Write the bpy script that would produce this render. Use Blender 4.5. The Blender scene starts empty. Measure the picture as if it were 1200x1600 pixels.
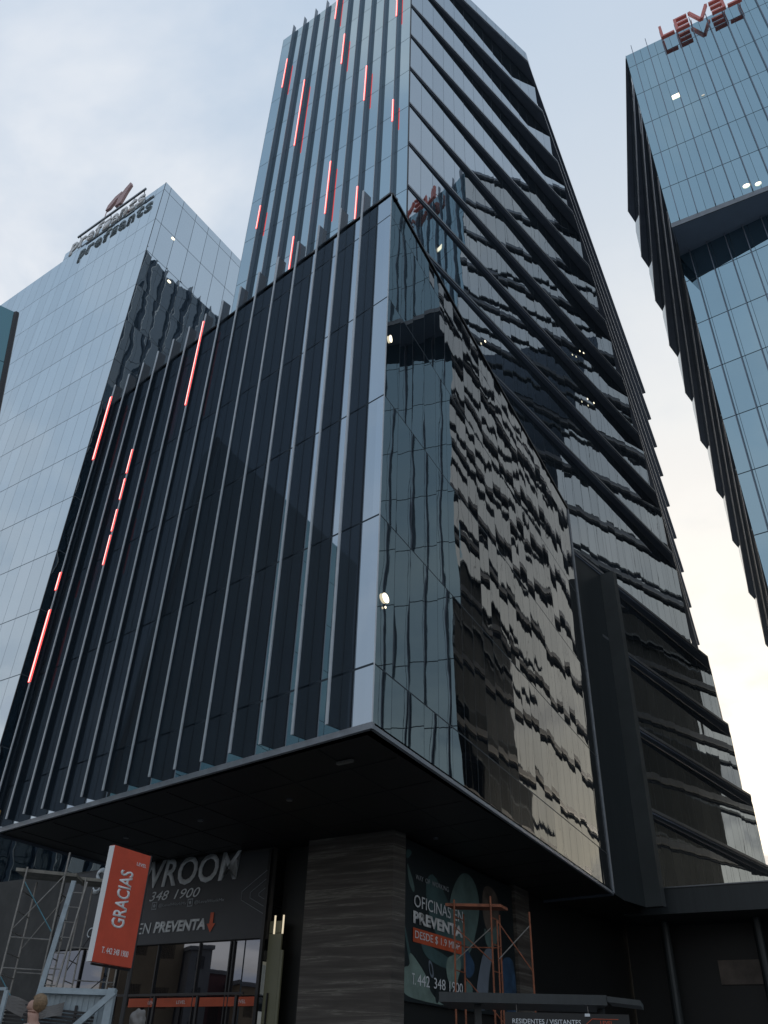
import bpy, bmesh, math, random
from mathutils import Vector, Matrix
random.seed(7)
S = bpy.context.scene
COL = S.collection

# ------------------------------------------------------------------ camera
H0 = 1.6
CX = Vector((0.99944018, -0.0187778, 0.02769))      # camera right, up and back axes in the world
CM = Matrix(((0.999440182, -0.0334562866, 0.0), (-0.0187778302, -0.560950418, -0.827636406), (0.0276896408, 0.827173080, -0.561264625)))
cam = bpy.data.cameras.new('camera'); co = bpy.data.objects.new('camera', cam); COL.objects.link(co)
cam.sensor_fit = 'VERTICAL'; cam.sensor_height = 36.0; cam.lens = 1277 / 1600 * 36.0
cam.clip_start = 0.05; cam.clip_end = 4000
co.matrix_world = Matrix.Translation((0, 0, H0)) @ CM.to_4x4()
S.camera = co

# ------------------------------------------------------------------ world, sun, exposure
SUN_AZ, SUN_EL = 23.0, 11.0          # clockwise from +Y
S.view_settings.view_transform = 'Standard'; S.view_settings.look = 'None'
S.view_settings.exposure = 0.0; S.view_settings.gamma = 1.0
W = bpy.data.worlds.new('World'); S.world = W; W.use_nodes = True
nt = W.node_tree; nt.nodes.clear()
def N(t, ty, **k):
    n = t.nodes.new(ty)
    for a, b in k.items(): setattr(n, a, b)
    return n
def mth(t, op, a, b=None, c=None, clamp=False):
    n = N(t, 'ShaderNodeMath', operation=op); n.use_clamp = clamp
    for i, v in enumerate((a, b, c)):
        if v is None: continue
        if isinstance(v, (int, float)): n.inputs[i].default_value = v
        else: t.links.new(v, n.inputs[i])
    return n.outputs[0]
def vmth(t, op, a, b=None, scale=None):
    n = N(t, 'ShaderNodeVectorMath', operation=op)
    for i, v in enumerate((a, b)):
        if v is None: continue
        if isinstance(v, (tuple, list)): n.inputs[i].default_value = v
        else: t.links.new(v, n.inputs[i])
    if scale is not None: n.inputs['Scale'].default_value = scale
    return n
def mixc(t, f, a, b, blend='MIX'):
    n = N(t, 'ShaderNodeMix', data_type='RGBA', blend_type=blend)
    for s, v in ((n.inputs[0], f), (n.inputs[6], a), (n.inputs[7], b)):
        if isinstance(v, (int, float)): s.default_value = v
        elif isinstance(v, (tuple, list)): s.default_value = (*v[:3], 1)
        else: t.links.new(v, s)
    return n.outputs[2]
def ramp(t, f, pts):
    n = N(t, 'ShaderNodeValToRGB'); e = n.color_ramp.elements
    e[0].position, e[0].color = pts[0][0], (*pts[0][1], 1)
    e[1].position, e[1].color = pts[-1][0], (*pts[-1][1], 1)
    for p, c in pts[1:-1]:
        x = e.new(p); x.color = (*c, 1)
    t.links.new(f, n.inputs[0]); return n.outputs[0]
sky = N(nt, 'ShaderNodeTexSky', sky_type='NISHITA'); sky.sun_disc = False
sky.sun_elevation = math.radians(SUN_EL); sky.sun_rotation = math.radians(SUN_AZ)
sky.air_density = 1.0; sky.dust_density = 1.5; sky.ozone_density = 1.5
tc = N(nt, 'ShaderNodeTexCoord')
nrm = vmth(nt, 'NORMALIZE', tc.outputs['Generated']).outputs[0]
sep = N(nt, 'ShaderNodeSeparateXYZ'); nt.links.new(nrm, sep.inputs[0])
el = sep.outputs[2]
den = mth(nt, 'ADD', mth(nt, 'MAXIMUM', el, 0.0), 0.22)
cmb = N(nt, 'ShaderNodeCombineXYZ')
nt.links.new(mth(nt, 'DIVIDE', sep.outputs[0], den), cmb.inputs[0]); nt.links.new(mth(nt, 'DIVIDE', sep.outputs[1], den), cmb.inputs[1])
cn = N(nt, 'ShaderNodeTexNoise'); cn.inputs['Scale'].default_value = 1.3; cn.inputs['Detail'].default_value = 7; cn.inputs['Roughness'].default_value = 0.55
cn.inputs['Distortion'].default_value = 0.4
nt.links.new(vmth(nt, 'ADD', cmb.outputs[0], (3.1, 1.7, 0.4)).outputs[0], cn.inputs['Vector'])
cmask = N(nt, 'ShaderNodeMapRange'); cmask.interpolation_type = 'SMOOTHSTEP'
cmask.inputs['From Min'].default_value = 0.47; cmask.inputs['From Max'].default_value = 0.68
nt.links.new(cn.outputs['Fac'], cmask.inputs['Value'])
sd = (math.sin(math.radians(SUN_AZ)) * math.cos(math.radians(SUN_EL)), math.cos(math.radians(SUN_AZ)) * math.cos(math.radians(SUN_EL)), math.sin(math.radians(SUN_EL)))
dt = vmth(nt, 'DOT_PRODUCT', nrm, sd).outputs['Value']
sunw = mth(nt, 'POWER', mth(nt, 'MAXIMUM', dt, 0.0), 3.0)
# thin high veil everywhere, thicker lumps on top: both brighter and warmer towards the low sun
low = mth(nt, 'SUBTRACT', 1.0, mth(nt, 'MAXIMUM', el, 0.0), clamp=True)
low6 = mth(nt, 'POWER', low, 2.2)
veil = mixc(nt, sunw, (0.62, 0.79, 1.01), (1.22, 1.20, 1.14))
veil = mixc(nt, mth(nt, 'MULTIPLY', low6, 0.75), veil, mixc(nt, sunw, (0.95, 0.78, 0.62), (1.50, 1.25, 0.90)))
lump = mixc(nt, sunw, (0.88, 0.90, 0.94), (1.60, 1.48, 1.30))
dk = N(nt, 'ShaderNodeTexNoise'); dk.inputs['Scale'].default_value = 3.4; dk.inputs['Detail'].default_value = 6
nt.links.new(cmb.outputs[0], dk.inputs['Vector'])
dkm = N(nt, 'ShaderNodeMapRange'); dkm.interpolation_type = 'SMOOTHSTEP'
dkm.inputs['From Min'].default_value = 0.44; dkm.inputs['From Max'].default_value = 0.66
nt.links.new(dk.outputs['Fac'], dkm.inputs['Value'])
grey = mixc(nt, sunw, (0.48, 0.54, 0.66), (0.66, 0.62, 0.60))
lump = mixc(nt, mth(nt, 'MULTIPLY', dkm.outputs[0], mth(nt, 'MULTIPLY', low, 1.1)), lump, grey)
skyc = mixc(nt, 1.0, sky.outputs[0], (0.07, 0.07, 0.07), 'MULTIPLY')
base = mixc(nt, 0.72, skyc, veil)
fin_c = mixc(nt, mth(nt, 'MAXIMUM', mth(nt, 'MULTIPLY', cmask.outputs[0], 0.85), mth(nt, 'MULTIPLY', mth(nt, 'POWER', low, 1.5), mth(nt, 'MULTIPLY', dkm.outputs[0], 1.3), clamp=True)), base, lump)
bg = N(nt, 'ShaderNodeBackground'); bg.inputs['Strength'].default_value = 1.0
nt.links.new(fin_c, bg.inputs['Color'])
wo = N(nt, 'ShaderNodeOutputWorld'); nt.links.new(bg.outputs[0], wo.inputs[0])
sl = bpy.data.lights.new('sun', 'SUN'); sl.energy = 0.5; sl.angle = math.radians(12); sl.color = (1.0, 0.88, 0.72)
so = bpy.data.objects.new('sun', sl); COL.objects.link(so)
so.rotation_euler = Vector(sd).to_track_quat('Z', 'Y').to_euler()

# ------------------------------------------------------------------ helpers
def mat(name, color, rough=0.6, metal=0.0, noise=0.0, scale=4.0, ior=1.5, bump=0.0, stretch=(1, 1, 1), emit=None, es=0.0, spec=None):
    m = bpy.data.materials.new(name); m.use_nodes = True; t = m.node_tree; b = t.nodes['Principled BSDF']
    b.inputs['Base Color'].default_value = (*color, 1); b.inputs['Roughness'].default_value = rough
    b.inputs['Metallic'].default_value = metal; b.inputs['IOR'].default_value = ior
    if spec is not None: b.inputs['Specular IOR Level'].default_value = spec
    if emit: b.inputs['Emission Color'].default_value = (*emit, 1); b.inputs['Emission Strength'].default_value = es
    if noise or bump:
        g = N(t, 'ShaderNodeNewGeometry'); mp = N(t, 'ShaderNodeMapping'); mp.inputs['Scale'].default_value = stretch
        t.links.new(g.outputs['Position'], mp.inputs[0])
        n = N(t, 'ShaderNodeTexNoise'); n.inputs['Scale'].default_value = scale; n.inputs['Detail'].default_value = 6; n.inputs['Roughness'].default_value = 0.62
        t.links.new(mp.outputs[0], n.inputs['Vector'])
        mr = N(t, 'ShaderNodeMapRange'); mr.inputs['From Min'].default_value = 0.3; mr.inputs['From Max'].default_value = 0.7
        mr.inputs['To Min'].default_value = 1 - noise; mr.inputs['To Max'].default_value = 1 + noise
        t.links.new(n.outputs['Fac'], mr.inputs['Value'])
        sc = vmth(t, 'SCALE', color); t.links.new(mr.outputs[0], sc.inputs['Scale'])
        t.links.new(sc.outputs[0], b.inputs['Base Color'])
        if bump:
            bm = N(t, 'ShaderNodeBump'); bm.inputs['Strength'].default_value = bump; bm.inputs['Distance'].default_value = 0.02
            t.links.new(n.outputs['Fac'], bm.inputs['Height']); t.links.new(bm.outputs[0], b.inputs['Normal'])
    return m
def glass(name, base, ior, tint, tilt, wave, wu=0.02, wv=0.012, ws=(0.9, 1.6), line=(0.02, 0.03, 0.04), rough=0.012, seed=0.0, dirt=0.15):
    """reflective curtain wall glass; UV counts panels across and storeys up. Each panel sits a little out of true and is a little wavy."""
    m = bpy.data.materials.new(name); m.use_nodes = True; t = m.node_tree; b = t.nodes['Principled BSDF']
    uv = N(t, 'ShaderNodeUVMap').outputs[0]
    fl = vmth(t, 'FLOOR', uv).outputs[0]; fr = vmth(t, 'FRACTION', uv).outputs[0]
    s = N(t, 'ShaderNodeSeparateXYZ'); t.links.new(fr, s.inputs[0])
    wn = N(t, 'ShaderNodeTexWhiteNoise', noise_dimensions='3D'); t.links.new(vmth(t, 'ADD', fl, (seed, 3.3, seed)).outputs[0], wn.inputs['Vector'])
    r1 = vmth(t, 'SCALE', vmth(t, 'SUBTRACT', wn.outputs['Color'], (0.5, 0.5, 0.5)).outputs[0], scale=tilt).outputs[0]
    off = vmth(t, 'SCALE', wn.outputs['Color'], scale=9.0).outputs[0]
    nn = N(t, 'ShaderNodeTexNoise'); nn.inputs['Scale'].default_value = 1.0; nn.inputs['Detail'].default_value = 3.5; nn.inputs['Roughness'].default_value = 0.5
    t.links.new(vmth(t, 'ADD', vmth(t, 'MULTIPLY', uv, (*ws, 1)).outputs[0], off).outputs[0], nn.inputs['Vector'])
    r2 = vmth(t, 'SCALE', vmth(t, 'SUBTRACT', nn.outputs['Color'], (0.5, 0.5, 0.5)).outputs[0], scale=wave).outputs[0]
    g = N(t, 'ShaderNodeNewGeometry')
    nv = vmth(t, 'NORMALIZE', vmth(t, 'ADD', g.outputs['Normal'], vmth(t, 'ADD', r1, r2).outputs[0]).outputs[0]).outputs[0]
    t.links.new(nv, b.inputs['Normal'])
    ln = mth(t, 'MAXIMUM', mth(t, 'LESS_THAN', s.outputs[0], wu), mth(t, 'LESS_THAN', s.outputs[1], wv))
    t.links.new(mixc(t, ln, base, line), b.inputs['Base Color'])
    dn = N(t, 'ShaderNodeTexNoise'); dn.inputs['Scale'].default_value = 0.35; dn.inputs['Detail'].default_value = 5
    t.links.new(g.outputs['Position'], dn.inputs['Vector'])
    tn = mixc(t, mth(t, 'MULTIPLY', dn.outputs['Fac'], dirt), tint, (0.55, 0.6, 0.62))
    hs = N(t, 'ShaderNodeMapRange'); hs.inputs['To Min'].default_value = 0.93; hs.inputs['To Max'].default_value = 1.0
    t.links.new(wn.outputs['Value'], hs.inputs['Value'])
    sc2 = vmth(t, 'SCALE', tn); t.links.new(hs.outputs[0], sc2.inputs['Scale'])
    t.links.new(sc2.outputs[0], b.inputs['Specular Tint'])
    b.inputs['IOR'].default_value = ior
    t.links.new(mth(t, 'ADD', mth(t, 'MULTIPLY', ln, 0.5), rough), b.inputs['Roughness'])
    t.links.new(mth(t, 'SUBTRACT', 0.5, mth(t, 'MULTIPLY', ln, 0.46)), b.inputs['Specular IOR Level'])
    return m
M = {}
M['glass_tower'] = glass('blue reflective tower glass', (0.010, 0.014, 0.018), 6.6, (0.74, 0.92, 1.0), 0.004, 0.006)
M['glass_band'] = glass('grey reflective band glass', (0.012, 0.016, 0.018), 5.6, (0.90, 0.96, 1.0), 0.008, 0.016, wu=0.022)
M['glass_podium'] = glass('dark mirror glass of the lower block', (0.006, 0.008, 0.010), 3.15, (0.92, 0.93, 0.93), 0.013, 0.015, wu=0.02, wv=0.010)
M['glass_podium_l'] = glass('mirror glass behind the fins', (0.006, 0.009, 0.012), 6.0, (0.78, 0.90, 1.0), 0.003, 0.004, wu=0.0, wv=0.014)
M['glass_left'] = glass('pale blue curtain wall', (0.02, 0.03, 0.035), 11, (0.87, 0.96, 1.0), 0.012, 0.020, wu=0.022, wv=0.016, line=(0.16, 0.20, 0.23))
M['glass_left_r'] = glass('pale curtain wall side', (0.02, 0.03, 0.035), 9, (0.90, 0.97, 1.0), 0.010, 0.05, wu=0.026, wv=0.014, line=(0.05, 0.07, 0.09))
M['glass_twin'] = glass('blue glass of the right tower', (0.012, 0.02, 0.026), 5.6, (0.68, 0.92, 1.0), 0.006, 0.008, wu=0.02, wv=0.016)
M['glass_side'] = glass('grey side glass', (0.012, 0.016, 0.018), 6.5, (0.92, 0.97, 1.0), 0.008, 0.016, wu=0.022)
M['glass_low'] = glass('smoked side glass', (0.012, 0.014, 0.016), 1.75, (0.9, 0.95, 1.0), 0.010, 0.016, wu=0.022)
M['glass_rear'] = glass('dark blue rear glass', (0.014, 0.03, 0.05), 2.1, (0.7, 0.85, 1.0), 0.008, 0.01)
M['glass_shop'] = glass('shop window glass', (0.01, 0.01, 0.012), 2.7, (0.95, 0.95, 1.0), 0.006, 0.010, wu=0.03, wv=0.0)
M['glass_teal'] = glass('teal tower glass', (0.02, 0.07, 0.09), 2.6, (0.5, 0.9, 1.0), 0.01, 0.01)
M['slab'] = mat('dark metal cladding', (0.17, 0.205, 0.26), 0.4, 0.2, 0.12, 0.8)  # base raised and blued to carry haze over the upper storeys
M['soffit'] = mat('dark painted soffit', (0.020, 0.022, 0.024), 0.5, 0, 0.15, 0.6)
M['fascia'] = mat('grey metal edge trim', (0.20, 0.21, 0.22), 0.35, 0.6, 0.12, 2.0)
M['trim'] = mat('pale aluminium edge', (0.46, 0.49, 0.51), 0.4, 0.2, 0.1, 3.0)
M['soffit_b'] = mat('blue grey soffit panel', (0.36, 0.45, 0.58), 0.5, 0, 0.06, 0.8)
M['trim2'] = mat('grey aluminium edge', (0.24, 0.26, 0.28), 0.45, 0.2, 0.15, 3.0)
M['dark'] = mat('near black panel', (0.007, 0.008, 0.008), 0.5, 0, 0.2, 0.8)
M['wall_dark'] = mat('dark ribbed metal wall', (0.028, 0.034, 0.036), 0.45, 0.2, 0.18, 1.2, stretch=(6, 6, 0.3))
M['pilaster'] = mat('grey column cladding', (0.05, 0.057, 0.057), 0.5, 0.1, 0.15, 0.8)
M['frame'] = mat('black window frame', (0.012, 0.012, 0.014), 0.4)
M['led'] = mat('red light strip', (0.5, 0.05, 0.04), 0.4, emit=(1.0, 0.075, 0.07), es=1.7)
M['ledcore'] = mat('pale light tube', (0.8, 0.5, 0.5), 0.4, emit=(1.0, 0.50, 0.46), es=2.0)
M['ledoff'] = mat('unlit light strip', (0.30, 0.36, 0.40), 0.35, 0.2)
M['lamp'] = mat('ceiling lamp', (0.9, 0.9, 0.85), 0.5, emit=(1.0, 0.88, 0.62), es=2.2)
M['lampdim'] = mat('dim ceiling lamp', (0.6, 0.6, 0.5), 0.5, emit=(1.0, 0.9, 0.75), es=0.5)
M['sign_red'] = mat('red sign letters', (0.55, 0.18, 0.16), 0.5, emit=(0.9, 0.25, 0.2), es=0.06)  # red paled in the colour in place of haze
M['orange'] = mat('orange banner cloth', (0.56, 0.075, 0.035), 0.7, 0, 0.10, 3.0, bump=0.15)
M['orange_d'] = mat('dark orange band', (0.55, 0.09, 0.03), 0.6, 0, 0.15, 2.0)
M['white'] = mat('white print', (0.72, 0.73, 0.72), 0.6)
M['lightgrey'] = mat('light grey print', (0.66, 0.69, 0.70), 0.6, 0, 0.12, 6.0)
M['midgrey'] = mat('mid grey print', (0.30, 0.33, 0.35), 0.6)
M['panel'] = mat('charcoal sign board', (0.040, 0.044, 0.050), 0.55, 0, 0.12, 0.8)
M['concrete'] = mat('dark grey render', (0.085, 0.082, 0.078), 0.85, 0, 0.22, 1.4, bump=0.3)
M['steel_w'] = mat('pale painted steel', (0.30, 0.36, 0.39), 0.5, 0.1, 0.2, 6.0)
M['galv'] = mat('galvanised tube', (0.26, 0.25, 0.23), 0.5, 0.5, 0.3, 8.0)
M['rust'] = mat('rusty orange tube', (0.22, 0.07, 0.03), 0.65, 0.1, 0.35, 7.0)
M['cyan'] = mat('blue green brace', (0.08, 0.22, 0.27), 0.5, 0.1, 0.2, 5.0)
M['yellow'] = mat('yellow pole paint', (0.42, 0.25, 0.03), 0.6, 0, 0.3, 4.0)
M['wood'] = mat('brown timber', (0.12, 0.06, 0.03), 0.6, 0, 0.4, 3.0, stretch=(1, 1, 0.1))
M['plank'] = mat('weathered plank', (0.20, 0.19, 0.16), 0.8, 0, 0.4, 5.0)
M['skin'] = mat('skin', (0.42, 0.25, 0.19), 0.6)
M['cloth'] = mat('pale shirt', (0.42, 0.40, 0.38), 0.8, 0, 0.15, 20)
M['hair'] = mat('fair brown hair', (0.20, 0.13, 0.07), 0.7, 0, 0.3, 40)
M['trouser'] = mat('dark trousers', (0.03, 0.03, 0.04), 0.8)
M['teal_d'] = mat('teal grey print', (0.05, 0.10, 0.10), 0.5, 0, 0.35, 0.9)
M['teal_m'] = mat('pale teal print', (0.10, 0.16, 0.15), 0.5, 0, 0.3, 1.3)
M['teal_l'] = mat('light skin tone print', (0.17, 0.24, 0.21), 0.5, 0, 0.3, 1.6)
M['navy'] = mat('navy print', (0.03, 0.07, 0.13), 0.5, 0, 0.5, 1.8)
M['black_p'] = mat('black print', (0.010, 0.016, 0.018), 0.45)
M['tie'] = mat('grey blue print', (0.16, 0.19, 0.23), 0.5, 0, 0.15, 1.0)
M['face_p'] = mat('brown shade print', (0.10, 0.08, 0.065), 0.5, 0, 0.4, 1.5)
M['asphalt'] = mat('asphalt', (0.05, 0.05, 0.05), 0.85, 0, 0.25, 3.0, bump=0.3)
M['paving'] = mat('grey paving', (0.16, 0.155, 0.15), 0.8, 0, 0.2, 2.0, bump=0.2)
M['tan'] = mat('tan rendered wall', (0.30, 0.22, 0.14), 0.9, 0, 0.12, 0.6)
M['greyb'] = mat('grey rendered wall', (0.20, 0.20, 0.21), 0.8, 0, 0.12, 0.6)
M['maroon'] = mat('maroon sheet metal', (0.12, 0.03, 0.03), 0.6, 0, 0.2, 1.0)
M['tarp'] = mat('grey tarpaulin', (0.16, 0.15, 0.14), 0.9, 0, 0.35, 1.2, bump=0.4)
M['doorlight'] = mat('warm lit door panel', (0.13, 0.135, 0.09), 0.4, emit=(0.75, 0.75, 0.45), es=0.012)  # weak emission stands in for light inside the entrance
M['tubelight'] = mat('warm tube lamp', (0.8, 0.7, 0.5), 0.4, emit=(1.0, 0.85, 0.6), es=0.7)
M['brownlit'] = mat('lit brown timber', (0.20, 0.075, 0.03), 0.5, 0, 0.5, 1.5, emit=(0.6, 0.16, 0.05), es=0.03)  # emission gives the lobby timber a lit look without a lamp
# striped stone with fine horizontal veins
def stone():
    m = bpy.data.materials.new('veined brown stone'); m.use_nodes = True; t = m.node_tree; b = t.nodes['Principled BSDF']
    g = N(t, 'ShaderNodeNewGeometry'); mp = N(t, 'ShaderNodeMapping'); mp.inputs['Scale'].default_value = (0.13, 0.13, 3.4)
    t.links.new(g.outputs['Position'], mp.inputs[0])
    n = N(t, 'ShaderNodeTexNoise'); n.inputs['Scale'].default_value = 1.5; n.inputs['Detail'].default_value = 9; n.inputs['Roughness'].default_value = 0.68; n.inputs['Distortion'].default_value = 0.5
    t.links.new(mp.outputs[0], n.inputs['Vector'])
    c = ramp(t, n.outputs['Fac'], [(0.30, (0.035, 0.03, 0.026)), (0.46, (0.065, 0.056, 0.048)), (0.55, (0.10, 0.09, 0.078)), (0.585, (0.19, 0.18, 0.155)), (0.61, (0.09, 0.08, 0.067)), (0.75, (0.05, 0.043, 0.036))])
    t.links.new(c, b.inputs['Base Color']); b.inputs['Roughness'].default_value = 0.55
    return m
M['stone'] = stone()
# translucent tinted fin
def finmat(name='tinted glass fin', base=(0.016, 0.024, 0.032), tr=0.22):
    m = bpy.data.materials.new(name); m.use_nodes = True; t = m.node_tree; b = t.nodes['Principled BSDF']
    b.inputs['Base Color'].default_value = (*base, 1); b.inputs['Roughness'].default_value = 0.12; b.inputs['IOR'].default_value = 1.45
    g = N(t, 'ShaderNodeNewGeometry'); n = N(t, 'ShaderNodeTexNoise'); n.inputs['Scale'].default_value = 0.7; n.inputs['Detail'].default_value = 4
    t.links.new(g.outputs['Position'], n.inputs['Vector'])
    mr = N(t, 'ShaderNodeMapRange'); mr.inputs['To Min'].default_value = 0.08; mr.inputs['To Max'].default_value = 0.26; t.links.new(n.outputs['Fac'], mr.inputs['Value'])
    t.links.new(mr.outputs[0], b.inputs['Roughness'])
    tp = N(t, 'ShaderNodeBsdfTransparent'); tp.inputs[0].default_value = (0.75, 0.85, 0.95, 1)
    mx = N(t, 'ShaderNodeMixShader'); mx.inputs[0].default_value = tr
    t.links.new(b.outputs[0], mx.inputs[1]); t.links.new(tp.outputs[0], mx.inputs[2]); t.links.new(mx.outputs[0], t.nodes['Material Output'].inputs[0])
    return m
M['fin'] = finmat()
M['fin2'] = finmat('grey blue metal fin', (0.13, 0.17, 0.22), 0.0)  # lighter than the lower fins: haze put into the colour

def V(*a): return Vector(a if len(a) > 1 else a[0])
def dirv(az): a = math.radians(az); return Vector((math.sin(a), math.cos(a), 0))
class MB:
    def __init__(s): s.v = []; s.f = []; s.uv = []
    def poly(s, pts, uvs=None):
        i = len(s.v); s.v += [Vector(p) for p in pts]; s.f.append(list(range(i, i + len(pts)))); s.uv.append(uvs or [(p[0], p[1]) for p in pts]); return s
    def wall(s, a, b, z0, z1, u0=0, pw=1.0, zo=0, fh=1.0):      # vertical quad with panel UVs, seen from the right of a->b
        a = Vector((a[0], a[1], 0)); b = Vector((b[0], b[1], 0)); L = (b - a).length
        s.poly([(a.x, a.y, z0), (b.x, b.y, z0), (b.x, b.y, z1), (a.x, a.y, z1)],
               [(u0 / pw, (z0 - zo) / fh), ((u0 + L) / pw, (z0 - zo) / fh), ((u0 + L) / pw, (z1 - zo) / fh), (u0 / pw, (z1 - zo) / fh)]); return s
    def prism(s, pts, z0, z1):
        n = len(pts)
        s.poly([(p[0], p[1], z1) for p in pts]); s.poly([(p[0], p[1], z0) for p in reversed(pts)])
        for i in range(n):
            a, b = pts[i], pts[(i + 1) % n]; s.poly([(a[0], a[1], z0), (b[0], b[1], z0), (b[0], b[1], z1), (a[0], a[1], z1)])
        return s
    def obox(s, o, x, y, z):             # box from corner o with edge vectors
        o, x, y, z = Vector(o), Vector(x), Vector(y), Vector(z)
        if x.cross(y).dot(z) < 0: x, y = y, x
        c = [o, o + x, o + x + y, o + y, o + z, o + x + z, o + x + y + z, o + y + z]
        for q in ((0, 3, 2, 1), (4, 5, 6, 7), (0, 1, 5, 4), (1, 2, 6, 5), (2, 3, 7, 6), (3, 0, 4, 7)): s.poly([c[k] for k in q])
        return s
    def tube(s, a, b, r, n=8, r2=None):
        a, b = Vector(a), Vector(b); r2 = r if r2 is None else r2; d = (b - a).normalized()
        u = d.orthogonal().normalized(); w = d.cross(u)
        A = [a + (u * math.cos(t) + w * math.sin(t)) * r for t in [2 * math.pi * k / n for k in range(n)]]
        B = [b + (u * math.cos(t) + w * math.sin(t)) * r2 for t in [2 * math.pi * k / n for k in range(n)]]
        for k in range(n): s.poly([A[k], A[(k + 1) % n], B[(k + 1) % n], B[k]])
        s.poly(list(reversed(A))); s.poly(B); return s
    def disc(s, c, nrm, r, n=16, rx=1.0):
        c, nrm = Vector(c), Vector(nrm).normalized(); u = Vector((0, 0, 1)).cross(nrm).normalized(); w = nrm.cross(u)
        f = [c + nrm * 0.02 + (u * math.cos(t) * rx + w * math.sin(t)) * r for t in [2 * math.pi * k / n for k in range(n)]]
        g = [p - nrm * 0.02 for p in f]
        s.poly(f); s.poly(list(reversed(g)))
        for k in range(n): s.poly([g[k], g[(k + 1) % n], f[(k + 1) % n], f[k]])
        return s
WL = {}
def build(mb, name, m, parent=None, at=None):
    """links the collected faces as ONE mesh object; coordinates are world ones unless 'at' gives the object's own place"""
    me = bpy.data.meshes.new(name); base = WL.get(parent, Vector((0, 0, 0))) if parent else Vector((0, 0, 0))
    org = Vector(at) if at is not None else base
    me.from_pydata([v - org for v in mb.v], [], mb.f)
    ul = me.uv_layers.new(name='UVMap'); k = 0
    for u in mb.uv:
        for c in u: ul.data[k].uv = c; k += 1
    me.materials.append(m); me.update()
    o = bpy.data.objects.new(name, me); COL.objects.link(o)
    if parent: o.parent = parent; o.location = org - base
    else: o.location = org
    WL[o] = org
    return o
def thing(name, label, cat, loc=(0, 0, 0), group=None):
    o = bpy.data.objects.new(name, None); COL.objects.link(o); o.location = loc; o.empty_display_size = 0.3
    o['label'] = label; o['category'] = cat
    if group: o['group'] = group
    WL[o] = Vector(loc); return o
def struct(mb, name, m): o = build(mb, name, m); o['kind'] = 'structure'; return o
def clone(o, loc, parent, ch=True):
    c = o.copy(); COL.objects.link(c); c.parent = parent; c.location = loc
    if ch:
        for k in list(o.children):
            d = k.copy(); COL.objects.link(d); d.parent = c
    return c
def text(name, s, m, parent, o, x, y, w, h, shear=0.0, bold=0.0, depth=0.004, space=1.0):
    """raised lettering fitted to w by h, lower left corner at o, running along x with y up"""
    cu = bpy.data.curves.new(name, 'FONT'); cu.body = s; cu.shear = shear; cu.offset = bold; cu.resolution_u = 3; cu.space_character = space
    to = bpy.data.objects.new('tmp', cu); COL.objects.link(to); bpy.context.view_layer.update()
    me = bpy.data.meshes.new_from_object(to.evaluated_get(bpy.context.evaluated_depsgraph_get()))
    bpy.data.objects.remove(to)
    xs = [v.co.x for v in me.vertices]; ys = [v.co.y for v in me.vertices]
    x0, x1, y0, y1 = min(xs), max(xs), min(ys), max(ys)
    o, x, y = Vector(o), Vector(x).normalized(), Vector(y).normalized(); n = x.cross(y)
    bm = bmesh.new(); bm.from_mesh(me)
    r = bmesh.ops.extrude_face_region(bm, geom=bm.faces[:])
    for v in [g for g in r['geom'] if isinstance(g, bmesh.types.BMVert)]: v.co.z += 1
    base = WL[parent]
    for v in bm.verts:
        v.co = o + x * ((v.co.x - x0) / (x1 - x0) * w) + y * ((v.co.y - y0) / (y1 - y0) * h) + n * (0.001 + v.co.z * depth) - base
    bmesh.ops.recalc_face_normals(bm, faces=bm.faces[:])
    bm.to_mesh(me); bm.free(); me.materials.clear(); me.materials.append(m); me.name = name
    ob = bpy.data.objects.new(name, me); COL.objects.link(ob); ob.parent = parent; WL[ob] = base
    return ob
def lerp(a, b, t): return a + (b - a) * t

# ------------------------------------------------------------------ ground
struct(MB().poly([(-1500, -1500, 0), (1500, -1500, 0), (1500, 1500, 0), (-1500, 1500, 0)]), 'ground', M['asphalt'])
struct(MB().prism([(-60, 10.6), (60, 10.6), (60, 140), (-60, 140)], 0.004, 0.14), 'pavement', M['paving'])

# ------------------------------------------------------------------ the main building
C = V(-0.107, 17.76, 0); T = V(0.717, 27.39, 0)
UL = dirv(-47.42); UR = dirv(27.9); TL = dirv(-55.1)
ZB, ZT = 7.78, 27.35
tower = thing('office_tower', 'tall dark glass office tower with red light strips and a jutting finned lower block', 'building', (0, 27, 0))
PL = C + UL * 17.5; PR = C + UR * 21.9
# lower block: two glass faces, roof, soffit
m1 = MB().wall(PL, C, ZB + 0.2, ZT, 0, 1.149, 9.35, 4.2); build(m1, 'mirror_wall', M['glass_podium_l'], tower)
m1 = MB().wall(C, PR, ZB + 0.2, ZT, 0, 0.93, 9.35, 4.2); build(m1, 'glass_wall', M['glass_podium'], tower)
Q = PL + UR * 12; Q2 = PR + UL * 8
m1 = MB().poly([(p.x, p.y, ZT - 0.02) for p in (C, PR, Q2, Q, PL)])
m1.wall(PR, Q2, ZB, ZT - 0.02); m1.wall(Q, PL, ZB, ZT - 0.02); build(m1, 'block_roof', M['slab'], tower)
m1 = MB().poly([(p.x, p.y, ZB + 0.1) for p in (PL + UR * 0.3, PL + UR * 40, PR + UR * 12, PR + UR * 0.1, C + UR * .4 + UL * .4)]); build(m1, 'soffit', M['dark'], tower)
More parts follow.
